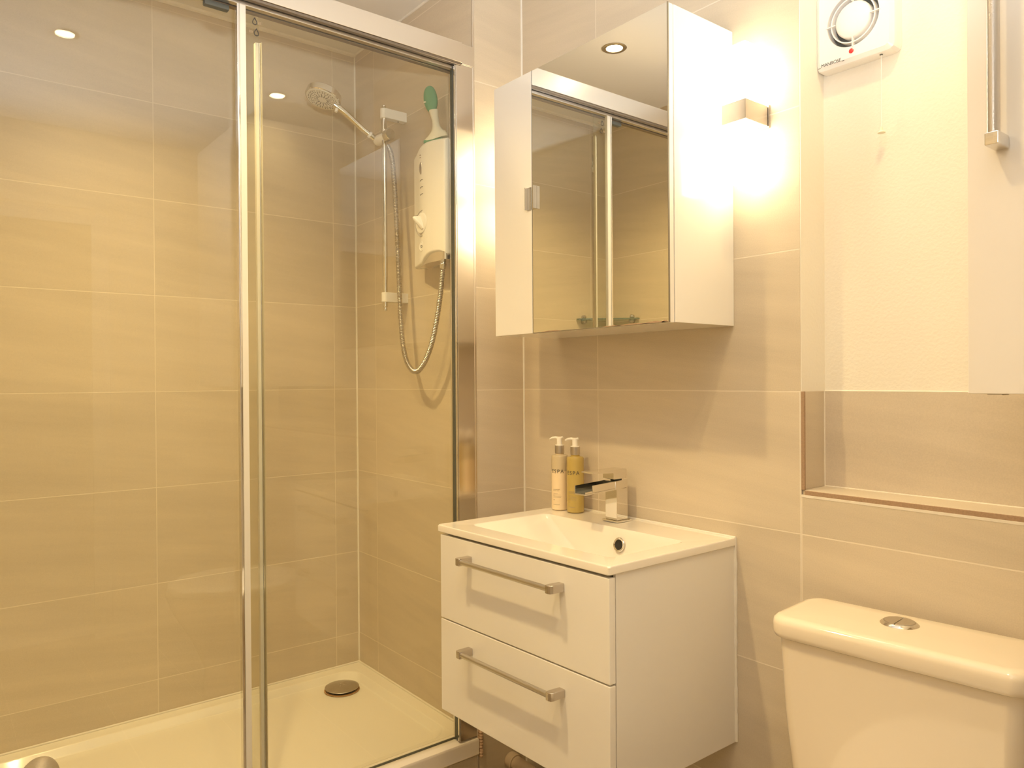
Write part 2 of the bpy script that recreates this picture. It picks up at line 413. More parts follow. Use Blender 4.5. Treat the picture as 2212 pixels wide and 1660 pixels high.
# bottom rail
b = B()
prof = [(-.048, .138), (.0045, .138), (.0045, .176), (.0015, .183), (-.028, .191), (-.048, .191)]
loft(b, [[Vector((x, y, z)) for x, z in prof] for y in (YE, YB+.002)])
finish('bottom_rail', b, 'matt_cream', t)
b = B(); box(b, -.0300, -.0255, YE, -.245, .190, .1955, .0008, 1); finish('bottom_gasket', b, 'gasket', t)
b = B(); box(b, .001, .0068, YE, YB+.002, .1362, .1400, .001, 1); finish('bottom_rail_lip', b, 'satin_aluminium', t)
# drop shaped stickers
def drop(yc, zc, s=1.0):
    def outline(k):
        P = []
        for i in range(28):
            a = 2*PI*i/28; r = .0058*k
            y = r*math.sin(a)*(math.sin(a/2))**1.3; z = r*1.15*math.cos(a)
            P.append((y, z+.0015))
        return P
    b = B(); o1 = outline(s); o2 = outline(s*.66)
    vo = [b.verts.new((-.0152, yc+y, zc+z)) for y, z in o1]; vi = [b.verts.new((-.0152, yc+y, zc+z-.0009)) for y, z in o2]
    vo2 = [b.verts.new((-.0157, yc+y, zc+z)) for y, z in o1]; vi2 = [b.verts.new((-.0157, yc+y, zc+z-.0009)) for y, z in o2]
    for i in range(28):
        j = (i+1) % 28
        b.faces.new((vo[i], vo[j], vi[j], vi[i])); b.faces.new((vo2[j], vo2[i], vi2[i], vi2[j])); b.faces.new((vo[j], vo[i], vo2[i], vo2[j])); b.faces.new((vi[i], vi[j], vi2[j], vi2[i]))
    return b
for yc, zc, sgn in ((-.814, 2.092, 1), (-.810, 2.0665, -1)):
    st = finish('drop_sticker', drop(yc, zc, 1.45), 'ink', t)
    b = B()
    for k in range(4): box(b, -.0157, -.0153, yc+sgn*(.0095+k*.0026)-.0009, yc+sgn*(.0095+k*.0026)+.0009, zc-.004, zc+.0025)
    finish('sticker_print', b, 'ink_soft', t)

# ------------------------------------------------------------------ tray
t = thing('shower_tray', 'white rectangular shower tray with rounded recess behind the glass', 'shower tray', (-.40, -.88, .14))
x0, x1, y0, y1 = XA+.001, -.049, YF+.001, YB-.001
b = B()
R = [rr(x0, x1, y0, y1, .004, .10, 8), rr(x0, x1, y0, y1, .004, .186, 8), rr(x0+.003, x1-.003, y0+.003, y1-.003, .006, .190, 8),
     rr(x0+.040, x1-.022, y0+.040, y1-.040, .060, .188, 8), rr(x0+.045, x1-.027, y0+.045, y1-.045, .062, .185, 8),
     rr(x0+.058, x1-.036, y0+.058, y1-.058, .070, .1675, 8), rr(x0+.066, x1-.044, y0+.066, y1-.066, .075, .1655, 8), rr(x0+.2, x1-.2, y0+.25, y1-.25, .08, .1650, 8)]
loft(b, R, True, True); finish('tray_body', b, 'tray_acrylic', t, angle=50)
dc = (-.606, -.322, .1655)
b = B(); lathe(b, dc, (0, 0, 1), [(.060, .001), (.060, .0026), (.045, .003), (.045, .001)], 40, cap=False)
for v in b.verts: pass
finish('drain_rust_ring', b, 'rust', t)
b = B(); lathe(b, dc, (0, 0, 1), [(0, 0), (.048, .0), (.050, .004), (.050, .008), (0, .008)], 40); dr = finish('drain_cup', b, 'black_gap', t)
b = B(); lathe(b, dc, (0, 0, 1), [(.0, .009), (.053, .009), (.0575, .0115), (.057, .013), (.045, .0155), (.02, .0175), (.0, .018)], 48)
finish('drain_cover', b, 'brushed_steel', t, angle=60)
b = B()
for k in range(6):
    a = k/6*2*PI; lathe(b, (dc[0]+.010*math.cos(a), dc[1]+.010*math.sin(a), dc[2]+.0176), (0, 0, 1), [(0, 0), (.0016, 0), (.0016, .0006), (0, .0009)], 8)
finish('drain_dots', b, 'chrome', t)

# brown old sealant lumps at the end of the bottom rail
b = B()
for i in range(9):
    z = .13+i*.0085; q = random.uniform(-.0012, .0012)
    lathe(b, (.0045, YB+.010+q, z), (0, 0, 1), [(0, -.006), (.0052+q, -.003), (.0062, .002), (.003, .008), (0, .009)], 10)
finish('trim_15', b, 'old_sealant', kind='structure')

# ------------------------------------------------------------------ electric shower heater
t = thing('shower_heater', 'white electric shower heater with round dial on the end wall of the shower', 'shower heater', (-.155, YB, 1.58))
hx0, hx1 = -.262, -.046
def hprof(u):        # u 0..1 along the front, left to right
    x = hx0+(hx1-hx0)*u
    y = -.226-.036*math.sin(min(1, u/.62)*PI/2)**1.2 if u < .62 else -.262+.006*((u-.62)/.38)**1.5
    return x, y
nU = 28
cols = []
for i in range(nU+1):
    u = i/nU; x, y = hprof(u)
    s = max(0, min(1, (u-.28)/.42)); s = s*s*(3-2*s)
    zb = 1.580+.027*s-.012*max(0, (u-.80)/.2)**2
    zt = 1.934+.010*math.sin(u*PI)
    cols.append((x, y, zb, zt))
b = B(); rings = []
def col_pts(x, y, zb, zt):
    e = .010
    return [Vector((x, YB-.0005, zb+.004)), Vector((x, y+e, zb)), Vector((x, y+.003, zb+.002)), Vector((x, y, zb+.008)), Vector((x, y, zt-.012)), Vector((x, y+.004, zt-.003)), Vector((x, y+.013, zt)), Vector((x, YB-.0005, zt+.002))]
# rounded left edge column
x, y, zb, zt = cols[0]
rings.append(col_pts(hx0-.0045, y+.022, zb+.004, zt-.004)); rings.append(col_pts(hx0-.003, y+.008, zb+.001, zt-.001))
for c in cols: rings.append(col_pts(*c))
x, y, zb, zt = cols[-1]
rings.append(col_pts(hx1+.0025, y+.003, zb+.002, zt-.002)); rings.append(col_pts(hx1+.0032, y+.012, zb+.003, zt-.003))
loft(b, rings); finish('casing', b, 'plastic_white', t, angle=50)
# clear/brassy lower skirt
b = B(); rings = []
for c in cols[6:]:
    x, y, zb, zt = c
    rings.append([Vector((x, YB-.02, zb+.002)), Vector((x, y+.008, zb+.002)), Vector((x, y+.010, min(zb-.002, 1.5815))), Vector((x, YB-.02, min(zb-.002, 1.5815)))])
loft(b, rings); finish('lower_skirt', b, 'satin_aluminium', t)
b = B(); tube(b, [(hx1-.006, -.250, 1.581), (hx1-.006, -.250, 1.603)], .0075, 12); finish('hose_boss', b, 'chrome', t)
def hy(x):  # front surface y
    return hprof((x-hx0)/(hx1-hx0))[1]
b = B(); lathe(b, (-.171, hy(-.171)-.0003, 1.871), (0, -1, 0), [(0, 0), (.0185, 0), (.0185, .0012), (.0165, .0022), (.0, .003)], 32, sx=.42, sy=1.0)
dp = finish('indicator_window', b, 'brushed_steel', t)
b = B()
for k in range(3):
    z = 1.834-.0215*k
    loft(b, [[Vector((-.180+.0036*i, hy(-.180+.0036*i)-.0002-dy_, z+.0015*math.sin(i/7*PI)+dz_)) for dy_, dz_ in ((0, -.0009), (.0006, -.0009), (.0006, .0009*(1-i/9)), (0, .0009*(1-i/9)))] for i in range(8)])
finish('printed_marks', b, 'ink', t)
b = B()
for k in range(4): box(b, -.1795+.0036*k, -.1772+.0036*k, hy(-.175)-.0006, hy(-.175)+.0008, 1.9105, 1.9135)
box(b, -.1795, -.1765, hy(-.175)-.0006, hy(-.175)+.0008, 1.904, 1.9055); box(b, -.175, -.172, hy(-.175)-.0006, hy(-.175)+.0008, 1.904, 1.9055)
finish('maker_mark', b, 'ink_soft', t)
kc = (-.164, hy(-.164), 1.704)
b = B(); lathe(b, kc, (0, -1, 0), [(.0395, -.001), (.0395, .0006), (.0385, .0011), (.0375, .0006), (.0375, -.001)], 56, cap=False); finish('dial_ring', b, 'plastic_grey', t)
b = B(); lathe(b, kc, (0, -1, 0), [(0, 0), (.031, 0), (.0305, .004), (.027, .006), (0, .0066)], 40)
kn = finish('control_dial', b, 'plastic_white', t)
b = B()     # raised finger grip pointing up-left with an oblique cut
ga = math.radians(58); gd = Vector((math.cos(ga), 0, -math.sin(ga))); gn = Vector((math.sin(ga), 0, math.cos(ga)))
c0 = Vector(kc)+Vector((0, -.006, 0)); rings = []
for s_, wd, hh in ((-.019, .0085, .0215), (-.014, .0100, .0215), (-.005, .0102, .018), (.006, .0095, .012), (.016, .008, .006), (.024, .005, .002)):
    rings.append([c0+gd*s_+gn*wd*math.cos(a)+Vector((0, -1, 0))*hh*(math.sin(a) if math.sin(a) > 0 else 0) for a in [PI*i/12 for i in range(13)]])
loft(b, rings); finish('dial_grip', b, 'plastic_white', kn, angle=60)
b = B(); lathe(b, tuple(c0+gd*-.0192+Vector((0, -.0105, 0))), tuple(-gd), [(0, 0), (.0095, 0), (.009, .0005), (0, .0007)], 24, sx=.7, sy=1.0); finish('dial_pointer_face', b, 'plastic_grey', kn)
b = B(); lathe(b, (-.168, hy(-.168), 1.634), (0, -1, 0), [(.0, -.001), (.0140, -.001), (.0140, .0014), (.0125, .002), (.0115, .0012), (0, .0016)], 32); bt = finish('start_button', b, 'plastic_white', t)
b = B(); lathe(b, (-.168, hy(-.168)-.0016, 1.634), (0, -1, 0), [(.0042, 0), (.0042, .0007), (.0028, .0007), (.0028, 0)], 16, cap=False); finish('button_symbol', b, 'ink', bt)

# scrubbing brush standing on the heater
def brz(co):
    a_ = math.radians(30); dx, dy = co.x+.140, co.y+.226
    return (-.140+dx*math.cos(a_)-dy*math.sin(a_), -.226+dx*math.sin(a_)+dy*math.cos(a_), co.z)
t = thing('cleaning_brush', 'green and cream hand brush standing on top of the shower heater', 'brush', (-.13, -.222, 1.946))
b = B()
c_ = Vector((-.156, -.222, 2.081)); ax = Vector((-.16, 0, 1)).normalized(); sd = Vector((1, 0, .16)).normalized(); dn = Vector((0, -1, 0))
rings = []
for k in range(15):
    a = -PI/2+PI*k/14; rw = max(.0008, .0225*math.cos(a)**.85 if math.cos(a) > 0 else 0)
    cc = c_+ax*(.041*math.sin(a))
    rings.append([cc+sd*rw*math.cos(2*PI*j/20)+dn*rw*.55*math.sin(2*PI*j/20) for j in range(20)])
loft(b, rings); xf(b, brz); gh = finish('green_grip', b, 'green_rubber', t, angle=80)
b = B(); lathe(b, (-.1695, -.2345, 2.070), (0, -1, .15), [(0, 0), (.0045, 0), (.004, .0006), (0, .001)], 16, sx=1, sy=.5); xf(b, brz); finish('grip_badge', b, 'cream_plastic', gh)
b = B()
path = [(-.147, 2.047, .0150), (-.144, 2.030, .0125), (-.140, 2.012, .0105), (-.137, 1.996, .0125), (-.134, 1.982, .020), (-.136, 1.970, .028), (-.139, 1.961, .036), (-.143, 1.954, .042)]
rings = []
for xx, zz, hw in path:
    k = max(0, (zz-1.95)/.1)
    rings.append([Vector((xx+(hw*1.05 if math.cos(a) > 0 else hw)*math.cos(a), -.222+(.0085+.006*(1-k))*math.sin(a), zz+(.010 if math.cos(a) > 0 else -.0)*abs(math.cos(a))*(1 if hw > .025 else 0))) for a in [2*PI*j/24 for j in range(24)]])
loft(b, rings); xf(b, brz); finish('cream_neck', b, 'cream_plastic', t, angle=70)
b = B(); box(b, -.176, -.112, -.234, -.212, 1.9465, 1.957, .003); xf(b, brz); finish('bristle_block', b, 'green_rubber', t)

# ------------------------------------------------------------------ riser rail, shower head, hose
RX, RY = -.388, -.262
t = thing('shower_riser_rail', 'chrome shower riser rail on two white brackets left of the heater', 'rail', (RX, RY, 1.45))
b = B(); lathe(b, (RX, RY, 0), (0, 0, 1), [(0, 1.455), (.006, 1.456), (.0068, 1.462), (.0052, 1.466), (.0085, 1.470), (.0085, 2.098), (.0060, 2.102), (.0060, 2.108), (.0045, 2.110), (.0068, 2.114), (.0068, 2.121), (.004, 2.124), (0, 2.124)], 24)
finish('rail_tube', b, 'chrome', t)
for z in (2.096, 1.500):
    b = B(); rings = []
    R_ = []
    for zz, e in ((z-.0155, .001), (z-.0145, 0), (z+.0145, 0), (z+.0155, .001)):
        ring = [Vector((RX-.0125+e, YB-.0005, zz))]
        for i in range(13):
            a = PI+PI*i/12; ring.append(Vector((RX+(.0125-e)*math.cos(a), RY+.0+(.0125-e)*math.sin(a), zz)))
        ring.append(Vector((RX+.0125-e, YB-.0005, zz))); R_.append(ring)
    loft(b, R_); br = finish('wall_bracket', b, 'plastic_white', t)
    b = B(); lathe(b, (RX+.0, RY+.052, z-.0155), (0, 0, -1), [(0, 0), (.0022, 0), (.0022, .0012), (0, .0012)], 10); finish('screw', b, 'gasket', br)
b = B(); lathe(b, (RX-.050, RY, 2.018), (1, 0, .03), [(.0, 0), (.012, .001), (.0165, .006), (.017, .016), (.0155, .040), (.014, .052), (.013, .060)], 32); sl_ = finish('slider_body', b, 'plastic_white', t, angle=50)
b = B(); lathe(b, (RX+.013, RY, 2.019), (1, 0, .03), [(0, 0), (.012, 0), (.0175, .004), (.019, .008), (.019, .026), (.017, .029), (0, .030)], 36); finish('slider_knob', b, 'chrome', sl_)
b = B(); tube(b, [(RX, RY, 2.032), (RX, RY, 2.044)], [.0105, .0098], 20); finish('slider_collar', b, 'chrome', sl_)

H0 = Vector((RX-.045, RY-.020, 2.030)); HC = Vector((-.482, -.43, 2.136))
hd = (HC-H0).normalized(); nn = Vector((0.07, -.31, -.95)); nn = (nn).normalized()
t = thing('hand_shower', 'chrome round hand shower with pale spray face, held on the riser rail', 'shower head', tuple(HC))
b = B(); lathe(b, HC, tuple(nn), [(0, -.027), (.035, -.0265), (.049, -.024), (.0555, -.018), (.0575, .0), (.0575, .002), (.0555, .0045), (.053, .0035), (0, .0035)], 56)
finish('head_shell', b, 'chrome', t)
b = B(); lathe(b, HC, tuple(nn), [(0, .0036), (.0525, .0036), (.0515, .0055), (.0, .0062)], 48); fc = finish('spray_face', b, 'frost_plastic', t)
b = B(); ca, cb_ = frame_for(nn)
for k in range(16):
    a = 2*PI*k/16
    for j, r_ in enumerate((.016, .0205, .025, .031, .038, .045)):
        if j > 3 and False: continue
        aa = a+(.11 if j > 3 else 0)
        p = HC+nn*.0060+(ca*math.cos(aa)+cb_*math.sin(aa))*r_
        lathe(b, p, tuple(nn), [(0, 0), (.0016, 0), (.0014, .0012), (0, .0014)], 6)
        if j > 3:
            aa = a-.11; p = HC+nn*.0058+(ca*math.cos(aa)+cb_*math.sin(aa))*r_
            lathe(b, p, tuple(nn), [(0, 0), (.0016, 0), (.0014, .0012), (0, .0014)], 6)
o = finish('spray_nozzles', b, 'nozzle_grey', fc); o['kind'] = 'stuff'
b = B(); p = HC+(H0-HC).normalized()*.051-nn*(-.004); pd = (H0-HC).cross(nn).normalized()
tube(b, [p-pd*.012+nn*.003, p-pd*.012+nn*.014], [.0055, .0045], 12); finish('spray_lever', b, 'plastic_white', t)
s0 = HC-hd*.053-nn*.008
b = B(); tube(b, [s0+hd*.012, s0, s0-hd*.03, H0+hd*.035, H0+hd*.012], [.0125, .0115, .0098, .0092, .0095], 24); finish('handle', b, 'chrome', t)
b = B(); tube(b, [H0+hd*.0118, H0+hd*.004], [.0108, .0108], 24); finish('handle_collar', b, 'plastic_white', t)
b = B(); tube(b, [H0+hd*.0038, H0-hd*.018, H0-hd*.022], [.0105, .0088, .0085], 24); finish('handle_tip', b, 'chrome', t)

hp = spline([tuple(H0-hd*.022), (-.398, -.246, 2.000), (-.378, -.240, 1.955), (-.366, -.238, 1.872), (-.358, -.238, 1.790), (-.345, -.240, 1.68), (-.333, -.243, 1.56), (-.319, -.246, 1.44), (-.302, -.248, 1.345),
             (-.275, -.250, 1.288), (-.247, -.250, 1.263), (-.222, -.250, 1.256), (-.196, -.250, 1.264), (-.165, -.248, 1.292), (-.131, -.247, 1.344), (-.105, -.246, 1.412), (-.088, -.245, 1.478), (-.078, -.245, 1.53), (-.073, -.245, 1.560)], 40)
b = B(); L_ = 0; rad = []; fine = []
# resample evenly then modulate the radius for the spiral-wound look
acc = [0]
for a, c in zip(hp, hp[1:]): acc.append(acc[-1]+(c-a).length)
step = .0016; nst = int(acc[-1]/step); j = 0
for i in range(nst+1):
    s_ = i*step
    while j < len(acc)-2 and acc[j+1] < s_: j += 1
    k = (s_-acc[j])/max(1e-9, acc[j+1]-acc[j]); fine.append(hp[j].lerp(hp[j+1], k)); rad.append(.0072+(.0009 if i % 3 else -.0012))
tube(b, fine, rad, 12)
t = thing('shower_hose', 'spiral chrome shower hose hanging in a loop between rail slider and heater', 'hose', tuple(hp[len(hp)//2]))
finish('hose_tube', b, 'brushed_steel', t, angle=70)
b = B(); tube(b, [(-.0735, -.245, 1.556), (-.0715, -.2445, 1.569), (-.0715, -.2445, 1.572), (-.071, -.244, 1.584)], [.0090, .0105, .0085, .0085], 20); finish('hose_nut', b, 'chrome', t)

# ------------------------------------------------------------------ corner glass shelf at the far end of the shower
t = thing('glass_corner_shelf', 'small green-edged glass corner shelf on chrome clips, seen in the cabinet mirror', 'shelf', (XA+.05, YF+.05, 1.5))
b = B(); P = [(XA+.002, YF+.002), (XA+.205, YF+.002), (XA+.205, YF+.02), (XA+.02, YF+.205), (XA+.002, YF+.205)]
loft(b, [[Vector((x, y, z)) for x, y in P] for z in (1.503, 1.509)]); finish('shelf_pane', b, 'shelf_glass', t, smooth=False)
for x, y, d in ((XA+.001, YF+.165, (1, 0, 0)), (XA+.165, YF+.001, (0, 1, 0))):
    b = B(); lathe(b, (x, y, 1.497), d, [(0, 0), (.012, 0), (.012, .014), (.009, .02), (0, .021)], 20); lathe(b, (x, y, 1.517), d, [(0, 0), (.009, 0), (.009, .014), (.006, .018), (0, .019)], 20)
    finish('shelf_clip', b, 'shelf_clip_metal', t)

# ------------------------------------------------------------------ mirror cabinet
CX0, CX1, CXS, CZ0, CZ1 = .157, .755, .3135, 1.347, 2.014
t = thing('mirror_cabinet', 'white wall-hung bathroom cabinet with one mirrored door above the basin', 'cabinet', ((CX0+CX1)/2, 0, CZ0))
b = B(); box(b, CX0+.001, CX1, -.2065, -.0005, CZ0+.0005, CZ1, .0012); finish('cabinet_body', b, 'gloss_white', t)
b = B(); box(b, CX0, CXS-.0012, -.2265, -.2085, CZ0, CZ1, .001); d1 = finish('plain_door', b, 'gloss_white', t); d1['label'] = 'narrow plain white door'
b = B(); box(b, CXS+.0012, CX1-.001, -.2225, -.2085, CZ0, CZ1, .0006, 1); d2 = finish('mirror_door', b, 'laminate_white', t); d2['label'] = 'wide mirrored door'
b = B(); box(b, CXS+.0012, CX1-.0012, -.2265, -.2226, CZ0+.001, CZ1-.0005, .0004, 1); finish('mirror_pane', b, 'mirror', d2, smooth=False)
for x0_, x1_, h in ((.345, .42, .0028), (.56, .62, .0022), (.60, .70, .0030), (.68, .752, .0038), (.735, .753, .0055)):
    b = B(); n = 10; rg = []
    for i in range(n+1):
        xx = x0_+(x1_-x0_)*i/n; hh = h*math.sin(PI*i/n)*random.uniform(.6, 1)+.0003
        rg.append([Vector((xx, -.2268, CZ0+.0009)), Vector((xx, -.2264, CZ0+.0009)), Vector((xx, -.2264, CZ0+.0009+hh)), Vector((xx, -.2268, CZ0+.0009+hh))])
    loft(b, rg); finish('silvering_chip', b, 'chipped_board', d2)
b = B()
box(b, CXS+.0010, CXS+.0022, -.2267, -.2222, CZ0, CZ1); box(b, CX1-.0014, CX1-.0002, -.2267, -.2224, CZ0, CZ1); box(b, CXS+.001, CX1-.001, -.2266, -.2224, CZ0-.0004, CZ0+.0010)
finish('mirror_rim', b, 'mirror_edge', d2)
for x0_, x1_, pr in ((.2965, .3115, d1), (.3155, .3315, d2)):
    b = B(); box(b, x0_, x1_, -.2290, -.2266, 1.661, 1.719, .0005, 1)
    xx = x0_ if pr is d1 else x1_-.002
    box(b, xx, xx+.002, -.2375, -.2288, 1.661, 1.719, .0006, 1); finish('finger_pull', b, 'chrome', pr)

# ------------------------------------------------------------------ basin vanity (front runs a hair shallower to the right)
VX0, VX1, VZ = .178, .757, .866
def vw(co):
    k = 1-.047*(co.x-VX0)/(VX1-VX0); return (co.x, co.y*k, co.z)
t = thing('vanity_unit', 'white wall-hung vanity with two drawers under the basin', 'cabinet', (.47, -.2, .40))
for q in ((VX0+.012, VX0+.028, -.408, -.003, .400, .8475), (VX1-.019, VX1-.003, -.408, -.003, .400, .8475)):
    b = B(); box(b, *q, .0010); xf(b, vw); finish('side_panel', b, 'laminate_white', t)
b = B(); box(b, VX0+.028, VX1-.019, -.408, -.003, .400, .416); xf(b, vw); finish('bottom_panel', b, 'laminate_white', t)
b = B(); box(b, VX0+.028, VX1-.019, -.012, -.003, .416, .8475); xf(b, vw); finish('back_panel', b, 'laminate_white', t)
b = B(); box(b, VX0+.02, VX1-.01, -.4125, -.4082, .405, .845); xf(b, vw); finish('shadow_gap', b, 'black_gap', t)
for z0, z1, hz in ((.6345, .8425, .800), (.402, .6315, .581)):
    b = B(); box(b, VX0+.010, VX1-.001, -.4295, -.4115, z0, z1, .0022, 2); xf(b, vw); dr = finish('drawer_front', b, 'gloss_white', t)
    hx_0, hx_1 = .303, .632
    yb = -.4295; yh = -.4625
    b = B(); tube(b, [(hx_0+.006, yh, hz), (hx_1-.006, yh, hz)], .0062, 20); xf(b, vw); h = finish('handle_bar', b, 'brushed_steel', dr)
    for s_, xx in ((1, hx_0), (-1, hx_1)):
        b = B()
        prof = [(xx, yb), (xx, yh+.002), (xx+s_*.002, yh-.0055), (xx+s_*.008, yh-.0075), (xx+s_*.016, yh-.0072), (xx+s_*.018, yh-.004), (xx+s_*.018, yh+.006), (xx+s_*.016, yb)]
        loft(b, [[Vector((x, y, z)) for x, y in prof] for z in (hz-.0085, hz+.0085)])
        bmesh.ops.bevel(b, geom=list(b.edges), offset=.0008, segments=1, affect='EDGES'); xf(b, vw)
        finish('handle_bracket', b, 'sconce_metal', dr)
b = B(); rgs = []
for i in range(40):
    z = .402+i*(.868-.402)/39; r_ = .0042+random.uniform(-.001, .0012)
    rgs.append([Vector((VX1-.002+r_*math.cos(a), -.0005-r_*math.sin(a)*1.0, z)) for a in [PI*k/8 for k in range(9)]])
loft(b, rgs, closed=False, cap0=True, cap1=True); finish('side_sealant', b, 'silicone', t)

t = thing('wash_basin', 'white ceramic inset basin top on the vanity, with round overflow', 'basin', (.47, -.2, .848))
b = B(); N_ = 8
x0, x1, y0, y1 = VX0, VX1+.001, -.432, -.0012
R = [rr(.425, .660, -.322, -.163, .05, .758, N_), rr(.378, .679, -.341, -.143, .04, .765, N_), rr(.322, .693, -.356, -.131, .026, .800, N_), rr(.254, .704, -.368, -.121, .02, .8476, N_),
     rr(x0+.002, x1-.002, y0+.002, y1, .004, .8480, N_), rr(x0, x1, y0, y1, .005, .8500, N_), rr(x0, x1, y0, y1, .005, .8632, N_), rr(x0+.0022, x1-.0022, y0+.0022, y1, .006, .8660, N_),
     rr(.232, .706, -.371, -.119, .020, .8650, N_), rr(.235, .703, -.3685, -.1215, .019, .8630, N_), rr(.262, .697, -.362, -.128, .020, .848, N_), rr(.330, .686, -.350, -.138, .026, .805, N_),
     rr(.385, .672, -.335, -.150, .04, .772, N_), rr(.43, .655, -.315, -.17, .05, .766, N_)]
loft(b, R, True, True)
xf(b, vw); finish('basin_body', b, 'ceramic', t, angle=42)
oc = Vector((.520, -.1325, .829)); od = Vector((0, -1, .22))
b = B(); lathe(b, oc, tuple(od), [(.0125, -.0005), (.0175, .0), (.0175, .0018), (.0165, .0030), (.0125, .0022), (.0115, -.002)], 36, cap=False); ov = finish('overflow_ring', b, 'chrome', t)
b = B(); lathe(b, oc, tuple(od), [(0, .0), (.0122, .0), (.0122, .0006), (0, .0006)], 24); finish('overflow_hole', b, 'black_gap', ov)
b = B(); lathe(b, (.55, -.235, .767), (0, 0, 1), [(0, 0), (.031, 0), (.031, .003), (.024, .006), (0, .007)], 32); finish('basin_waste', b, 'chrome', t)
b = B(); tube(b, [(VX0+.01, -.0018, .8662), (VX1, -.0018, .8662)], .0035, 10); finish('wall_sealant', b, 'silicone', t)

# mixer tap
t = thing('basin_mixer_tap', 'square chrome waterfall mixer tap on the back rim of the basin', 'tap', (.437, -.05, .866))
b = B(); box(b, .4095, .4635, -.080, -.026, .8662, .8705, .0012); finish('base_plate', b, 'chrome', t)
b = B(); box(b, .4165, .4565, -.0735, -.0335, .8707, .9505, .0008); finish('stem', b, 'chrome', t)
b = B()   # U-shaped waterfall spout, rising slightly towards the wall
def slope(co): return (co.x, co.y, co.z+(co.y+.19)*.045)
box(b, .4165, .4565, -.182, -.0785, .9440, .9475, .0005, 1)
box(b, .4165, .4192, -.182, -.0785, .9477, .9655, .0005, 1); box(b, .4538, .4565, -.158, -.0785, .9477, .9655, .0005, 1); box(b, .4538, .4565, -.182, -.1582, .9477, .9520, .0004, 1)
box(b, .4165, .4565, -.0783, -.0335, .9440, .9655, .0007, 1)
xf(b, slope); finish('spout', b, 'chrome', t)
b = B(); box(b, .4194, .4536, -.1815, -.0787, .9477, .9492); xf(b, slope); finish('spout_channel', b, 'gasket', t)
b = B(); lathe(b, (.4365, -.055, .9715), (0, 0, 1), [(0, 0), (.0145, 0), (.0145, .005), (0, .005)], 28); finish('cartridge_neck', b, 'gasket', t)
b = B(); box(b, .4175, .4555, -.0835, -.036, .9755, .9925, .0010); 
prof = [(-.036, .9915), (-.036, .9985), (-.041, 1.0005), (-.158, .9990), (-.159, .9960), (-.0835, .9915)]
loft(b, [[Vector((x, y, z)) for y, z in prof] for x in (.4175, .4555)])
finish('lever', b, 'chrome', t)

# soap bottles
def bottle(xc, yc, label, fillm, rz, word):
    r = .0235; z0 = .8662
    t = thing('pump_bottle', label, 'bottle', (xc, yc, z0), group='pump bottles on the basin')
    b = B()
    if fillm == 'lotion': lathe(b, (xc, yc, z0), (0, 0, 1), [(0, 0), (r-.003, 0), (r, .003), (r, .1085), (0, .1085)], 40); bd = finish('bottle_body', b, 'lotion', t); z_s = .1085
    else: lathe(b, (xc, yc, z0), (0, 0, 1), [(0, 0), (r-.003, 0), (r, .003), (r, .139), (0, .139)], 40); bd = finish('bottle_body', b, 'gel', t); z_s = .139
    b = B(); lathe(b, (xc, yc, z0), (0, 0, 1), [(r, z_s), (r, .148), (r-.002, .152), (.013, .1535), (.0115, .155), (.0115, .160), (0, .160)], 40); finish('bottle_shoulder', b, 'bottle_clear' if fillm == 'lotion' else 'gel', t)
    b = B(); lathe(b, (xc, yc, z0), (0, 0, 1), [(0, .1575), (.0132, .1575), (.0132, .1785), (0, .1785)], 32); finish('collar', b, 'silver_collar', t)
    b = B(); lathe(b, (xc, yc, z0), (0, 0, 1), [(0, .1785), (.0128, .1785), (.0128, .1805), (.0078, .1812), (.0078, .2005), (.006, .2025), (0, .2025)], 28)
    pd = Vector((math.cos(rz), math.sin(rz), 0)); c = Vector((xc, yc, z0+.199))
    tube(b, [c-pd*.010+Vector((0, 0, .0025)), c, c+pd*.012+Vector((0, 0, .0012)), c+pd*.022, c+pd*.029-Vector((0, 0, .0040))], [.0030, .0036, .0036, .0030, .0024], 12)
    finish('pump_head', b, 'pump_white', t)
    # printing wrapped round the front
    fa = math.atan2(-1.45-yc, 1.77-xc)-.42
    def wrap(bm, zc, a0=0.):
        def f(co):
            a = fa+a0+co.x/r; rad_ = r+.00025+co.z
            return (xc+rad_*math.cos(a), yc+rad_*math.sin(a), z0+zc+co.y)
        return xf(bm, f)
    tb = text_bm(word, .0148, .0001, 1.25); wrap(tb, .108 if fillm == 'lotion' else .1085, .12); finish('brand_print', tb, 'ink', t, smooth=False)
    b = B()
    rows = [(.058, .020, .0014), (.0545, .018, .0012), (.047, .014, .0008), (.0435, .022, .0008), (.040, .024, .0008), (.0365, .023, .0008), (.0295, .005, .0011), (.0165, .019, .0010)]
    for z, wd, h in rows:
        k = 0
        x = -.0125
        while x < -.0125+wd:
            w_ = random.uniform(.0012, .003); box(b, x, min(x+w_, -.0125+wd), z-h/2, z+h/2, -.0001, .0001); x += w_+.0008
    wrap(b, 0, .1); finish('small_print', b, 'ink_soft', t, smooth=False)
    return t
bottle(.2185, -.052, 'clear pump bottle of cream lotion, the left one at the back of the basin', 'lotion', math.radians(205), 'ESPA')
bottle(.2785, -.049, 'pump bottle of amber-yellow hand wash beside the cream lotion, nearer the tap', 'gel', math.radians(205), 'ESPA')

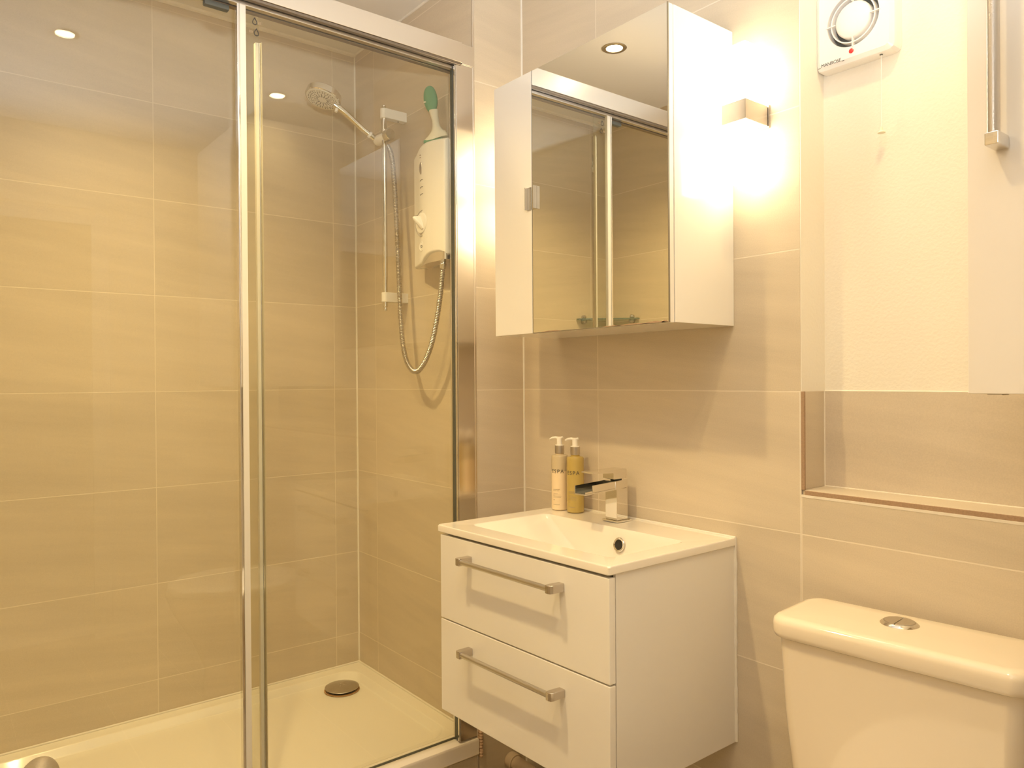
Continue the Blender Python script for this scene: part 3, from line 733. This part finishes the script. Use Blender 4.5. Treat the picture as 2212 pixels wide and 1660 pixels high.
# waste pipe below the vanity
t = thing('waste_pipe', 'beige plastic waste pipe low on the return wall under the vanity', 'pipe', (0, -.06, .075))
b = B(); tube(b, [(.003, -.062, .082), (.35, -.062, .075), (.47, -.062, .075)], .0205, 24); finish('pipe_run', b, 'pipe_plastic', t)
b = B(); tube(b, [(.0005, -.062, .082), (.028, -.062, .0815)], .0245, 24); finish('pipe_collar', b, 'pipe_plastic', t)
b = B(); tube(b, [(.47, -.062, .085), (.47, -.062, .30), (.50, -.12, .385)], .018, 20); finish('trap', b, 'pipe_plastic', t)

# ------------------------------------------------------------------ toilet (turned a few degrees to the wall)
t = thing('toilet', 'white close-coupled toilet with cistern in the lower right corner', 'toilet', (1.172, -.030, 0), math.radians(5.2))
def rrb(x0, x1, y0, y1, r, z, bow=0.0):
    P = rr(x0, x1, y0, y1, r, z, 8); cx = (x0+x1)/2; hw = (x1-x0)/2
    for p in P:
        if p.y < (y0+y1)/2: p.y -= bow*(1-((p.x-cx)/hw)**2)
    return P
b = B(); loft(b, [rrb(-.172, .172, -.150, -.004, .028, .40, .012), rrb(-.180, .180, -.158, -.004, .028, .50, .012), rrb(-.190, .190, -.166, -.004, .028, .62, .012), rrb(-.196, .196, -.170, -.003, .028, .752, .012)])
ct = finish('cistern', b, 'toilet_ceramic', t, angle=50)
b = B(); loft(b, [rrb(-.200, .200, -.1735, -.002, .030, .7535, .012), rrb(-.2055, .2055, -.179, -.0, .032, .7565, .012), rrb(-.208, .208, -.1815, 0, .034, .764, .012), rrb(-.208, .208, -.1815, 0, .034, .779, .012),
                  rrb(-.2055, .2055, -.179, -.001, .032, .787, .012), rrb(-.200, .200, -.1735, -.005, .030, .7915, .012), rrb(-.190, .190, -.1645, -.012, .026, .7935, .012), rrb(-.13, .13, -.11, -.04, .02, .7945, .0)])
ld = finish('cistern_lid', b, 'toilet_ceramic', t, angle=60)
bc = Vector((-.014, -.073, .7938))
b = B(); lathe(b, bc, (0, 0, 1), [(0, 0), (.0315, 0), (.0315, .0012), (.028, .0045), (.0255, .0055), (.0245, .0045), (0, .0045)], 44); fb = finish('flush_button', b, 'chrome', ld)
b = B()
for sgn in (1, -1):
    rg = []
    pts = [(.0235*math.cos(a), .0235*math.sin(a)) for a in [math.radians(-90+180*i/18) for i in range(19)]]
    pts = [(x*sgn+sgn*.0009, y*sgn) for x, y in pts]
    loft(b, [[bc+Vector((x, y, z)) for x, y in pts] for z in (.0045, .0068)])
finish('button_halves', b, 'brushed_steel', ld)
b = B()
pan = []
for z, hw, yf, yb_ in ((0, .10, -.56, -.12), (.10, .095, -.55, -.12), (.22, .12, -.60, -.10), (.34, .175, -.67, -.06), (.40, .185, -.69, -.04), (.41, .183, -.688, -.045)):
    P = []
    for i in range(36):
        a = 2*PI*i/36; yc = (yf+yb_)/2; hy_ = (yb_-yf)/2
        c_, s_ = math.cos(a), math.sin(a); P.append(Vector((hw*math.copysign(abs(c_)**.8, c_), yc+hy_*math.copysign(abs(s_)**.8, s_), z)))
    pan.append(P)
loft(b, pan); finish('pan', b, 'toilet_ceramic', t, angle=60)
b = B(); st = []
for z, k in ((.412, .97), (.416, 1.0), (.434, 1.0), (.442, .96), (.446, .80)):
    st.append([Vector((.188*k*math.copysign(abs(math.cos(2*PI*i/36))**.85, math.cos(2*PI*i/36)), -.435+.245*k*math.copysign(abs(math.sin(2*PI*i/36))**.9, math.sin(2*PI*i/36)), z)) for i in range(36)])
loft(b, st); finish('seat_lid', b, 'gloss_white', t, angle=60)

# ------------------------------------------------------------------ extractor fan
FX, FZ, FY = 1.002, 1.966, .060
t = thing('extractor_fan', 'white square extractor fan with round grille and red light on the painted wall', 'fan', (FX, YN, FZ))
b = B(); hw = .083
R = []
def rray(a, w_, h0, h1, r):
    ca, sa = math.cos(a), math.sin(a); hh = h1 if sa > 0 else h0; lo, hi = 0, .3
    for _ in range(26):
        m_ = (lo+hi)/2; qx = max(abs(ca)*m_-(w_-r), 0); qz = max(abs(sa)*m_-(hh-r), 0)
        if abs(ca)*m_ <= w_ and abs(sa)*m_ <= hh and math.hypot(qx, qz) <= r: lo = m_
        else: hi = m_
    return lo*ca, lo*sa
NA = 96
for y, k, r in ((YN+.001, .0, .012), (FY+.012, .0, .012), (FY+.006, .002, .012), (FY, .010, .010)):
    R.append([Vector((FX+q[0], y, FZ+q[1])) for q in [rray(2*PI*i/NA, hw-k, hw+.003-k, hw-k, r) for i in range(NA)]])
vr = loft(b, R, True, False)
outer = vr[-1]; no = NA
hole = [b.verts.new((FX+.0545*math.cos(2*PI*i/NA), FY-.001, FZ+.0545*math.sin(2*PI*i/NA))) for i in range(NA)]
for i in range(no): b.faces.new((outer[i], outer[(i+1) % no], hole[(i+1) % no], hole[i]))
inn = [b.verts.new((v.co.x, FY+.022, v.co.z)) for v in hole]
for i in range(no): b.faces.new((hole[i], hole[(i+1) % no], inn[(i+1) % no], inn[i]))
finish('fan_casing', b, 'plastic_white', t, angle=25)
b = B(); lathe(b, (FX, FY+.021, FZ), (0, -1, 0), [(0, 0), (.054, 0), (.054, .0008), (0, .0008)], 40); finish('grille_shadow', b, 'gasket', t)
b = B(); lathe(b, (FX, FY+.020, FZ), (0, -1, 0), [(0, 0), (.0375, 0), (.0375, .018), (.034, .0225), (.022, .0245), (0, .0255)], 48); finish('centre_disc', b, 'plastic_white', t, angle=50)
b = B(); lathe(b, (FX, FY+.016, FZ), (0, -1, 0), [(.0445, 0), (.0470, 0), (.0470, .0165), (.0445, .0165), (.0445, 0)], 48, cap=False); finish('grille_ring', b, 'plastic_white', t)
for a in (0, 90, 180, 270):
    b = B(); c_, s_ = round(math.cos(math.radians(a))), round(math.sin(math.radians(a)))
    if c_: box(b, min(FX+c_*.036, FX+c_*.0570), max(FX+c_*.036, FX+c_*.0570), FY-.0035, FY+.006, FZ-.0011, FZ+.0011, .0004, 1)
    else: box(b, FX-.0011, FX+.0011, FY-.0035, FY+.006, min(FZ+s_*.036, FZ+s_*.0570), max(FZ+s_*.036, FZ+s_*.0570), .0004, 1)
    finish('grille_spoke', b, 'plastic_white', t)
b = B(); lathe(b, (FX-.003, FY-.0005, FZ-.0640), (0, -1, 0), [(0, 0), (.0048, 0), (.0048, .0015), (.003, .003), (0, .0036)], 20); finish('red_light', b, 'red_lens', t)
tb = text_bm('MANROSE', .0098, .0001, .95); xf(tb, lambda co: (FX-.047+co.x, FY-.0004-co.z, FZ-.0745+co.y)); finish('brand_lettering', tb, 'ink', t, smooth=False)
for q0, q1 in ((-.0285, -.0230), (.0230, .0285)):
    b = B(); box(b, FX-.047+q0, FX-.047+q1, FY-.0006, FY+.0004, FZ-.0784, FZ-.0776); finish('lettering_dash', b, 'ink', t)
b = B(); tube(b, [(FX+.051, .074, FZ-.086), (FX+.051, .074, 1.728)], .0007, 6); cd = finish('pull_cord', b, 'plastic_white', t)
b = B(); lathe(b, (FX+.051, .074, 1.722), (0, 0, 1), [(0, 0), (.0075, 0), (.0075, .0012), (.0035, .0045), (.0025, .012), (0, .0125)], 20); finish('cord_pull', b, 'cream_plastic', cd)
b = B(); lathe(b, (FX+.051, .074, FZ-.0862), (0, 0, -1), [(0, 0), (.003, 0), (.003, .001), (0, .001)], 12); finish('cord_hole', b, 'gasket', t)

# ------------------------------------------------------------------ tall cabinet at the right edge
KX0, KX1, KY, KZ0, KZ1 = 1.3705, 2.02, -.362, 1.206, 2.36
t = thing('wall_cupboard', 'tall pale wall-hung cupboard with steel bar handle at the right edge, above the toilet', 'cupboard', ((KX0+KX1)/2, .09, KZ0))
b = B(); box(b, KX0+.001, KX1, KY+.0195, YN-.0005, KZ0+.001, KZ1, .001); finish('cupboard_body', b, 'matt_cream', t)
b = B(); box(b, KX0, KX1, KY, KY+.018, KZ0, KZ1, .0012); dk = finish('cupboard_door', b, 'matt_cream', t)
hx = 1.4115; hy_ = KY-.029
b = B(); tube(b, [(hx, hy_, 1.534), (hx, hy_, 2.05)], .0072, 24); finish('handle_bar', b, 'brushed_steel', dk)
for z in (1.527, 2.057):
    b = B(); box(b, hx-.0082, hx+.0082, hy_-.0078, KY, z-.0085, z+.0085, .002); finish('handle_bracket', b, 'chrome', dk)
b = B(); box(b, KX0+.012, KX0+.030, KY+.03, KY+.055, KZ0-.002, KZ0+.0005, .0004, 1); finish('hinge_screw_plate', b, 'brushed_steel', t)
